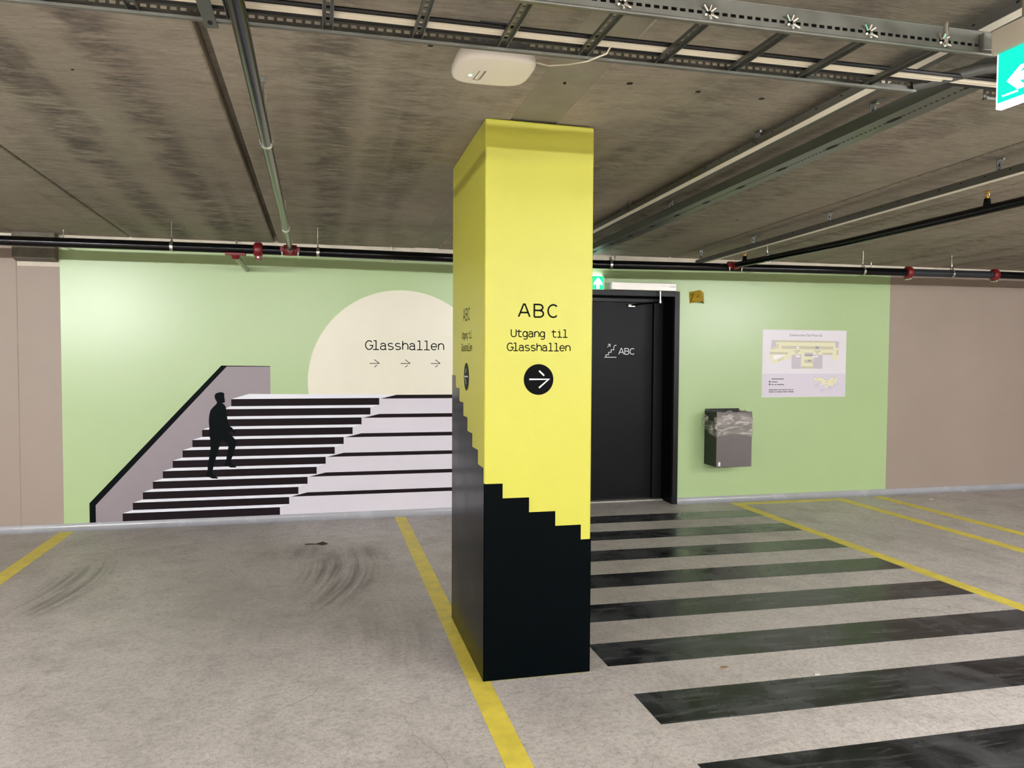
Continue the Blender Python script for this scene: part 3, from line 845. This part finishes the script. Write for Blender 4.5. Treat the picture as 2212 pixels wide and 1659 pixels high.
# cables lying in the ladder
def cable(y, z, r, mat_, label, x0=-2.6, x1=4.1):
    n = 24
    pts = [(x0 + (x1 - x0) * i / n, y + .0008 * math.sin(i * 1.3), z + .001 * math.sin(i * .9)) for i in range(n + 1)]
    return tag(MB().tube(pts, r, 8).build('cable', mat_, smooth=True), label, 'cable', 'cables in the ladder')
cable(-4.938, 2.424, .009, M_cable_w, 'white cable in the ladder, one of the pale pair')
cable(-4.958, 2.424, .009, M_cable_w, 'second white cable of the pale pair in the ladder')
cable(-4.979, 2.423, .007, M_cable_b, 'thin black cable in the ladder beside the white pair')
cable(-4.915, 2.427, .012, M_cable_b, 'black cable in the ladder between white pair and far rail')
cable(-5.160, 2.434, .019, M_cable_b, 'thick black cable in the ladder along its near rail')

# ------------------------------------------------------------------ wireless access point on the ceiling
ap = thing('access_point', (.56, -4.58, 2.43), 'white rounded wireless access point with a green light under the ladder', 'access point')
def superellipse(cx, cy, a, b, n, k=40):
    out = []
    for i in range(k):
        t = 2 * math.pi * i / k
        c, s_ = math.cos(t), math.sin(t)
        out.append((cx + a * math.copysign(abs(c) ** (2 / n), c), cy + b * math.copysign(abs(s_) ** (2 / n), s_)))
    return out
acx, acy = .5585, -4.585
layers = [(.118, .112, 2.435), (.126, .121, 2.4365), (.131, .128, 2.442), (.133, .130, 2.450), (.132, .129, 2.465), (.126, .122, 2.480), (.117, .113, 2.487)]
vs, fs = [], []
K = 40
for a, b, z in layers:
    vs += [(x, y, z) for x, y in superellipse(acx, acy, a, b, 3.6)]
for i in range(len(layers) - 1):
    for k in range(K):
        fs.append((i * K + k, i * K + (k + 1) % K, (i + 1) * K + (k + 1) % K, (i + 1) * K + k))
fs += [tuple(range(K)), tuple(range((len(layers) - 1) * K, len(layers) * K))]
MB().add(vs, fs).build('housing', M_plastic, ap, smooth=True)
MB().box(.47, .65, -4.69, -4.50, 2.487, 2.500).box(.50, .62, -4.66, -4.52, 2.5, ceil_z(-4.6) + .004).build('mount', M_cable_b, ap)
MB().prism([(.488 + .006 * math.cos(R(a)), -4.548 + .006 * math.sin(R(a)), 2.4346) for a in range(0, 360, 30)], (0, 0, -.0006)).build('status_light', emit('green_led', (.25, 1, .6), 6.0), ap)
lg = MB(); f = on_floor(2.4343)
ribbon(lg, f, [(.5115, -4.595), (.505, -4.513), (.523, -4.508), (.5285, -4.598)], .0028)
ribbon(lg, f, [(.5325, -4.60), (.5275, -4.515)], .0022)
lg.build('logo_mark', paint('grey_print', (96, 88, 76), .5), ap)
tag(MB().tube([(.685, -4.66, 2.455), (.715, -4.71, 2.43), (.75, -4.80, 2.405), (.79, -4.875, 2.392), (.83, -4.93, 2.398), (.85, -4.96, 2.44)], .0028, 6).build('network_cable', M_cable_w, smooth=True), 'thin white cable from the access point up into the ladder', 'cable')

# ------------------------------------------------------------------ trunkings and tray along the ceiling on the right
def trunk(x, y0, y1, drop, h, w, label, lips):
    """Light trunking hung `drop` below the slab; underside carries a cream cover strip."""
    t = thing('light_trunking', (x, (y0 + y1) / 2, ceil_z((y0 + y1) / 2) - drop), label, 'trunking', 'trunkings under the ceiling')
    m = MB()
    za, zb_ = ceil_z(y0) - drop, ceil_z(y1) - drop
    m.sbox(x, x + w, y0, y1, za, zb_, h)
    if lips:
        m.sbox(x + w, x + w + lips, y0, y1, za + h * .35, zb_ + h * .35, h * .3)
    chan = m
    MB().sbox(x + .003, x + w - .003, y0, y1, za - .003, zb_ - .003, .004).build('cover_strip', M_cover, t)
    hm = MB()
    y = y0 + .05
    while y < y1:
        z = ceil_z(y) - drop + h * .62
        hm.box(x - .0006, x + .001, y, y + .012, z, z + .006)
        y += .16
    n_plain = len(chan.f)
    chan.add(hm.v, hm.f)
    co_ = chan.build('channel', M_trunk, t)
    co_.data.materials.append(M_slot)
    for p_ in co_.data.polygons[n_plain:]:
        p_.material_index = 1
    return t
trunk(1.995, -6.9, -.25, .062, .030, .046, 'cream strip light trunking nearest the column on its right', .055)
trunk(3.485, -6.9, -.3, .105, .042, .040, 'perforated trunking with a thin cream edge above the right branch pipe', 0)
# big perforated tray
t = thing('cable_tray', (2.255, -2.7, ceil_z(-2.7) - .09), 'wide grey perforated cable tray running from the ladder to the back wall', 'cable tray')
ty0, ty1 = -5.05, -.15
DT = .108
za, zb_ = ceil_z(ty0) - DT, ceil_z(ty1) - DT
m = MB()
m.sbox(2.195, 2.197, ty0, ty1, za, zb_, .045).sbox(2.313, 2.315, ty0, ty1, za, zb_, .045)
m.sbox(2.195, 2.315, ty0, ty1, za - .002, zb_ - .002, .003)
m.sbox(2.197, 2.207, ty0, ty1, za + .043, zb_ + .043, .002).sbox(2.303, 2.313, ty0, ty1, za + .043, zb_ + .043, .002)
m.build('channel', M_tray, t)
pm = MB()
y = ty0 + .03
i = 0
while y < ty1 - .05:
    z = ceil_z(y) - DT - .0022
    if i % 12 == 6:
        pm.prism([(2.255 + .011 * math.cos(R(a)), y + .045 * math.sin(R(a)), z - .02328 * .045 * math.sin(R(a))) for a in range(0, 360, 30)], (0, 0, -.0012))
    else:
        pm.box(2.2525, 2.2575, y - .006, y + .006, z - .001, z)
    y += .0285 if (i % 12 not in (5, 6)) else .055
    i += 1
pm.build('perforation', M_slot, t)

# hanger brackets
def bracket(x, y, drop, side, label):
    z = ceil_z(y)
    t = thing('hanger_bracket', (x, y, z - drop), label, 'bracket', 'steel hanger brackets under the ceiling')
    MB().box(x, x + .028, y - .0015, y + .0015, z - drop, z - .001).box(x, x + .028, y - .05, y + .0015, z - .004, z - .001).build('strap', M_zinc_dark, t)
    MB().prism([(x + .014 + .006 * math.cos(R(a)), y - .0018, z - .035 + .008 * math.sin(R(a))) for a in range(0, 360, 30)], (0, -.0006, 0)).prism([(x + .014 + .004 * math.cos(R(a)), y - .0018, z - .055 + .004 * math.sin(R(a))) for a in range(0, 360, 30)], (0, -.0006, 0)).build('slot', M_slot, t)
    MB().tube([(x + .014, y - .03, z - .003), (x + .014, y - .03, z - .012)], .008, 6).tube([(x + .020, y - .002, z - .022), (x + .020, y - .009, z - .022)], .006, 6).build('bolt', M_chrome, t)
bracket(2.24, -4.30, .108, 1, 'steel strap bracket of the perforated tray nearest the exit sign')
bracket(2.24, -2.36, .108, 1, 'steel strap bracket of the perforated tray nearer the column')
bracket(1.985, -3.83, .06, 1, 'small steel bracket of the cream trunking, nearer the ladder')
bracket(1.985, -2.25, .06, 1, 'small steel bracket of the cream trunking, nearer the column')
bracket(3.485, -3.72, .105, 1, 'steel bracket of the right trunking nearest the right edge')
bracket(3.485, -2.30, .105, 1, 'steel bracket of the right trunking above the branch pipe')
bracket(3.485, -1.30, .105, 1, 'steel bracket of the right trunking near its wall end')
bracket(3.40, -.55, .09, 1, 'steel bracket at the wall end of the right trunking')

# ------------------------------------------------------------------ exit signs
M_sign = emit('green_exit_face', lin(0, 190, 168), 1.25)
M_sign_w = emit('lit_white_pictogram', (1, 1, 1), 2.2)
M_edge = emit('lit_acrylic_edge', (.95, 1, 1), 1.3)
ex = thing('exit_sign', (1.92, -5.45, 2.21), 'green lit exit sign with white arrow hanging at the upper right', 'exit sign', 'green exit signs')
MB().box(1.886, 1.95, -5.67, -5.262, 2.371, 2.44).build('housing', paint('beige_sign_housing', (190, 180, 160), .5), ex, bevel=.003)
MB().box(1.903, 1.925, -5.66, -5.266, 2.215, 2.372).build('light_panel', M_edge, ex, bevel=.003)
fc = MB().box(1.8995, 1.9035, -5.66, -5.276, 2.231, 2.371).build('sign_face', M_sign, ex)
pk = MB(); f = lambda u, v: (1.8988, -u, v)
flat(pk, f, [(5.306, 2.284), (5.350, 2.315), (5.376, 2.315), (5.349, 2.296), (5.46, 2.296), (5.46, 2.272), (5.349, 2.272), (5.374, 2.250), (5.343, 2.250)])
pk.build('arrow', M_sign_w, fc)
pk = MB()
flat(pk, f, [(5.291, 2.249), (5.299, 2.249), (5.296, 2.242)])
for i in range(7):
    u = 5.301 + i * .0065
    flat(pk, f, [(u, 2.243 + (i % 2) * .001), (u + .0045, 2.243), (u + .0045, 2.249), (u, 2.249)])
pk.build('maker_mark', M_sign_w, fc)
for yy in (-5.34, -5.6):
    MB().tube([(1.918, yy, 2.44), (1.918, yy, ceil_z(yy) + .004)], .006, 8).build('suspension_rod', M_chrome, ex, smooth=True)

e2 = thing('exit_sign', (2.51, -.03, 2.126), 'green lit exit sign with white up arrow above the door beside the column', 'exit sign', 'green exit signs')
MB().box(2.363, 2.657, -.045, -.0002, 2.126, 2.257).build('housing', M_plastic, e2, bevel=.003)
fc2 = MB().box(2.368, 2.652, -.0475, -.045, 2.129, 2.252).build('sign_face', emit('green_exit_face_bright', lin(0, 190, 110), 2.2), e2)
pk = MB(); f = on_wall(-.0482)
flat(pk, f, [(2.577, 2.135), (2.605, 2.135), (2.605, 2.178), (2.636, 2.17), (2.633, 2.193), (2.592, 2.243), (2.551, 2.193), (2.548, 2.17), (2.577, 2.178)])
pk.build('arrow', emit('lit_white_arrow', (1, 1, 1), 4.0), fc2)
MB().box(2.38, 2.64, -.04, -.008, 2.257, 2.259).build('top_light', emit('cool_white_light_strip', (.75, .9, 1.0), 14.0), e2)

# small folded yellow sign beside the door
vs_ = thing('flag_sign', (3.63, 0, 2.02), 'small folded ochre yellow sign with stair symbol projecting from the wall beside the door', 'sign')
M_ochre = paint('ochre_sign_metal', (196, 160, 42), .4, var=.05)
A0, A1 = Vector((3.572, -.0005, 2.127)), Vector((3.577, -.0005, 2.016))
B0, B1 = Vector((3.633, -.12, 2.143)), Vector((3.664, -.12, 2.032))
C0, C1 = Vector((3.735, -.0005, 2.127)), Vector((3.74, -.0005, 2.016))
n1 = Vector((.002, .0012, 0))
m = MB()
m.add([A0, B0, B1, A1, A0 + n1, B0 + Vector((0, .004, 0)), B1 + Vector((0, .004, 0)), A1 + n1], [(0, 1, 2, 3), (7, 6, 5, 4), (0, 4, 5, 1), (3, 2, 6, 7), (0, 3, 7, 4)])
m.add([B0, C0, C1, B1, B0 + Vector((0, .004, 0)), C0 - n1, C1 - n1, B1 + Vector((0, .004, 0))], [(0, 1, 2, 3), (7, 6, 5, 4), (0, 4, 5, 1), (3, 2, 6, 7), (1, 5, 6, 2)])
m.build('folded_plate', M_ochre, vs_)
def on_flag(u, v):    # u from wall (0) to fold (1), v from bottom (0) to top (1)
    p = (A1.lerp(B1, u)).lerp(A0.lerp(B0, u), v) + Vector((-.0015, -.0009, 0))
    return (p.x, p.y, p.z)
m = MB()
ribbon(m, on_flag, [(.1, .12), (.42, .12)], .03)
ribbon(m, on_flag, [(.12, .14), (.12, .3), (.2, .3), (.2, .48), (.28, .48), (.28, .66), (.36, .66), (.36, .82), (.44, .82)], .035)
ribbon(m, on_flag, [(.14, .66), (.22, .82)], .03)
ribbon(m, on_flag, [(.15, .82), (.22, .82), (.22, .72)], .03)
for i, ch in enumerate('ABC'):
    for st in GLYPHS[ch]:
        ribbon(m, on_flag, [(.5 + i * .13 + p[0] * .11, .4 + p[1] * .24) for p in st], .022)
m.build('sign_lettering', M_ink, vs_)

# ------------------------------------------------------------------ map poster
po = thing('map_poster', (4.9, -.002, 1.068), 'white parking map poster with yellow floor plan on the green wall', 'poster')
MB().box(4.405, 5.395, -.003, -.0012, 1.068, 1.765).build('sheet', paint('poster_white', (236, 230, 236), .35, var=.01), po)
PU = lambda u, v: (4.405 + (u - 308) / 1167 * .99, 1.765 - (v - 215) / 937 * .697)
def pflat(name, polys, mat_, y):
    m = MB()
    for pl in polys:
        flat(m, on_wall(y), [PU(*p) for p in pl])
    return m.build(name, mat_, po)
M_py = paint('poster_pale_yellow', (238, 233, 198), .35, var=.01)
M_pk = paint('poster_khaki', (212, 206, 178), .35, var=.02)
M_pl = paint('poster_lilac', (206, 198, 206), .35, var=.02)
M_pll = paint('poster_light_lilac', (224, 216, 228), .35, var=.01)
M_pd = paint('poster_slate', (166, 162, 170), .35, var=.02)
M_pw = paint('poster_bright_white', (250, 246, 250), .35, var=.0)
M_pt = paint('poster_grey_print', (84, 78, 82), .4, var=.0)
pflat('legend_panel', [[(312, 826), (1474, 826), (1474, 1146), (312, 1146)]], M_pll, -.0034)
plan = pflat('floor_plan', [[(432, 358), (1370, 365), (1365, 628), (1278, 625), (1280, 560), (1005, 556), (1005, 745), (843, 745), (843, 560), (705, 562), (705, 600), (432, 692), (405, 560)]], M_py, -.0034)
pflat('plan_bay', [[(490, 358), (1305, 364), (1305, 390), (490, 388)], [(565, 437), (1290, 440), (1288, 485), (565, 478)], [(412, 522), (655, 525), (655, 558), (408, 555)], [(1140, 530), (1282, 530), (1282, 560), (1140, 560)],
                   [(885, 628), (1000, 628), (1000, 678), (885, 675)], [(845, 722), (1003, 722), (1003, 755), (845, 755)], [(1338, 490), (1364, 490), (1364, 560), (1338, 560)], [(500, 415), (525, 415), (525, 475), (500, 475)], [(418, 462), (490, 462), (490, 480), (416, 480)]], M_pk, -.0038)
for pl_ in [[(708, 562), (840, 562), (840, 756), (708, 756)], [(1005, 562), (1140, 562), (1140, 756), (1005, 756)], [(434, 358), (492, 358), (492, 455), (422, 458)], [(1308, 365), (1370, 365), (1366, 462), (1325, 462)], [(888, 530), (1003, 530), (1003, 556), (888, 556)]]:
    pflat('plan_block', [pl_], M_pl, -.0042)
for pl_ in [[(888, 556), (1003, 556), (1003, 582), (888, 580)], [(935, 630), (975, 630), (975, 655), (935, 655)], [(1035, 440), (1085, 440), (1085, 478), (1035, 478)]]:
    pflat('plan_core', [pl_], M_pd, -.0046)
pflat('plan_marker', [[(455, 568), (640, 562), (458, 634)], [(765, 572), (820, 572), (820, 592), (765, 592)], [(1030, 575), (1080, 575), (1080, 592), (1030, 592)], [(775, 448), (808, 448), (808, 474), (775, 474)], [(1000, 574), (1022, 574), (1022, 612), (1006, 612)]], M_pw, -.0046)
pflat('overview_yellow', [[(1026, 880), (1150, 880), (1170, 918), (1240, 918), (1255, 880), (1362, 880), (1362, 925), (1330, 960), (1300, 1000), (1150, 985), (1125, 935), (1026, 925)], [(1172, 985), (1230, 985), (1230, 1020), (1172, 1020)]], M_py, -.0038)
m = MB()
f = on_wall(-.0042)
for pl in ([(1026, 880), (1160, 880), (1170, 915), (1240, 915), (1248, 880), (1362, 880), (1362, 925), (1290, 925), (1272, 938), (1350, 965), (1355, 1005), (1320, 1015), (1282, 1000), (1278, 1045), (1235, 1058), (1230, 985), (1172, 985), (1168, 1085), (1120, 1090), (1118, 1035), (1085, 1008), (1052, 1018), (1045, 985), (1125, 945), (1120, 925), (1026, 925)],):
    ribbon(m, f, [PU(*p) for p in pl], .0035, True)
m.build('overview_outline', M_pl, po)
m = MB()
def words(u0, v, lens, h=11):
    u = u0
    for L in lens:
        flat(m, on_wall(-.0042), [PU(u, v), PU(u + L, v), PU(u + L, v - h), PU(u, v - h)])
        u += L + 9
words(438, 904, [166]); words(438, 945, [82]); words(438, 983, [28, 30, 96])
words(400, 1056, [126, 36, 50, 26, 32, 22]); words(400, 1084, [70, 20, 78, 62, 80])
for v in (945, 983):
    flat(m, on_wall(-.0042), [PU(402, v + 3), PU(424, v + 3), PU(424, v - 19), PU(402, v - 19)])
m.build('legend_print', M_pt, po)
text_mesh('poster_title', 'Construction City P-hus LG', .034, M_pt, on_wall(-.0042), *PU(902, 302), po)
for u in (780, 1066):
    text_mesh('plan_caption', 'UTGANG', .0175, M_pt, on_wall(-.0044), *PU(u, 516), po)
text_mesh('plan_caption', 'DEF', .0175, M_pt, on_wall(-.0044), *PU(776, 543), po)
text_mesh('plan_caption', 'ABC', .0175, M_pt, on_wall(-.0044), *PU(1066, 543), po)
text_mesh('plan_caption', 'Rampe UT', .015, M_pt, on_wall(-.0044), *PU(562, 632), po, rot=.40)
for ch, u, v in (('F', 1075, 908), ('A', 1313, 908), ('G', 1202, 955), ('E', 1076, 994), ('B', 1310, 990), ('C', 1256, 1028), ('D', 1144, 1066)):
    text_mesh('block_letter', ch, .019, M_pt, on_wall(-.0046), *PU(u, v), po)

# ------------------------------------------------------------------ wall bin with clear liner
bn = thing('waste_bin', (3.957, -.125, .40), 'dark rectangular waste bin fixed to the green wall below the map poster', 'waste bin')
bx0, bx1, by, bz0, bz1 = 3.765, 4.152, -.25, .398, .938
bd = MB()
T = .004
bd.box(bx0, bx0 + T, by + .006, -.0005, bz0, bz1).box(bx1 - T, bx1, by + .006, -.0005, bz0, bz1).box(bx0 + T, bx1 - T, -.0045, -.0005, bz0, bz1 + .02)
bd.box(bx0 + T, bx1 - T, by + .006, -.0045, bz0, bz0 + T)
bd.build('bin_body', M_bin_side, bn)
MB().box(bx0, bx1, by, by + .006, bz0 - .004, bz1 + .001).build('front_panel', M_bin, bn, bevel=.0025)
MB().box(bx0 + .022, bx0 + .045, by - .0008, by, bz0 + .008, bz0 + .048).build('sticker', M_white_ink, bn)
# crumpled transparent liner folded over the rim and pulled round the front
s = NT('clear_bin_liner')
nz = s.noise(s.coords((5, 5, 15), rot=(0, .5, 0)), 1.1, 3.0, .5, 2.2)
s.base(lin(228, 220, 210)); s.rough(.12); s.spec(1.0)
s.set(s.b.inputs['Alpha'], s.remap(nz, .42, .70, .10, .75))  # pale opaque patches stand in for highlights on the clear film
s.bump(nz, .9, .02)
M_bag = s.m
rng = random.Random(11)
per = []
NS = 66
for i in range(NS + 1):
    q = i / NS
    Ls, Lf = .25, bx1 - bx0
    tot = 2 * Ls + Lf
    dd_ = q * tot
    if dd_ < Ls: per.append((bx0 - .002, -.006 - dd_, -1, 0))
    elif dd_ < Ls + Lf: per.append((bx0 + dd_ - Ls, by - .002, 0, -1))
    else: per.append((bx1 + .002, by + (dd_ - Ls - Lf), 1, 0))
rows = 9
vs, fs = [], []
for r_ in range(rows):
    for i, (x, y, nx, ny) in enumerate(per):
        q = i / NS
        top = .905 - .02 * math.sin(q * 9) - (.04 if .1 < q < .24 else 0)
        bot = .70 + (.085 * (1 - q / .26) if q < .26 else .0) + .022 * math.sin((q - .3) * 8) - (.035 * (q - .6) if q > .6 else 0)
        v = r_ / (rows - 1)
        z = top + (bot - top) * v
        off = .003 + .010 * abs(math.sin(i * .55 + r_ * .8)) * (0.4 + .6 * math.sin(math.pi * v)) + rng.random() * .006
        if q < .2 or q > .86: off += .022 * math.sin(math.pi * v)
        vs.append((x + nx * off, min(-.004, y + ny * off), z + rng.uniform(-.004, .004)))
W_ = NS + 1
for r_ in range(rows - 1):
    for i in range(NS):
        fs.append((r_ * W_ + i, r_ * W_ + i + 1, (r_ + 1) * W_ + i + 1, (r_ + 1) * W_ + i))
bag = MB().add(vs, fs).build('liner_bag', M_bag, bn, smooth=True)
rimv = []
for i, (x, y, nx, ny) in enumerate(per):
    rimv.append((x - nx * .012, min(-.004, y - ny * .012), .943 + .012 * math.sin(i * .7)))
rim_in = [(x - nx * .03, min(-.004, y - ny * .03), .90) for (x, y, nx, ny) in per]
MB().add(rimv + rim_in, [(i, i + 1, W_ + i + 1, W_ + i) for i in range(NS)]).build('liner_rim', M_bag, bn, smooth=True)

# ------------------------------------------------------------------ concrete corbel at the upper left
cc = MB().prism([(-2.42, -.0005, 2.235), (-2.42, -.10, 2.255), (-2.42, -.10, 2.47), (-2.42, -.0005, 2.485)], (.315, 0, 0))
tag(cc.build('concrete_block', M_conc, bevel=.008), 'rough grey concrete block on the wall behind the pipe at the upper left', 'concrete block')

# ------------------------------------------------------------------ strip lamps of the drive lane
for i, (x, y, L, rot, k) in enumerate(LAMPS):
    t = thing('strip_lamp', (x, y, 2.245), 'white linear strip lamp under the ceiling over the drive lane', 'lamp', 'strip lamps over the drive lane')
    zc = ceil_z(y)
    MB().box(x - L / 2 - .03, x - L / 2, y - .035, y + .035, 2.255, 2.325).box(x + L / 2, x + L / 2 + .03, y - .035, y + .035, 2.255, 2.325).build('end_cap', M_plastic, t, bevel=.004)
    MB().tube([(x - L / 2 - .015, y, 2.32), (x - L / 2 - .015, y, zc - .002)], .004, 8).tube([(x + L / 2 + .015, y, 2.32), (x + L / 2 + .015, y, zc - .002)], .004, 8).build('suspension_wire', M_zinc_dark, t)
    MB().box(x - L / 2 - .03, x + L / 2 + .03, y - .055, y + .055, 2.295, 2.325).build('housing', M_plastic, t, bevel=.003)
    MB().prism([(x - L / 2, y + .045 * math.cos(R(a)), 2.295 + .05 * math.sin(R(a))) for a in range(180, 361, 36)], (L, 0, 0)).build('diffuser', emit('lamp_diffuser_%d' % i, LAMP_COLOR, LAMP * k), t)
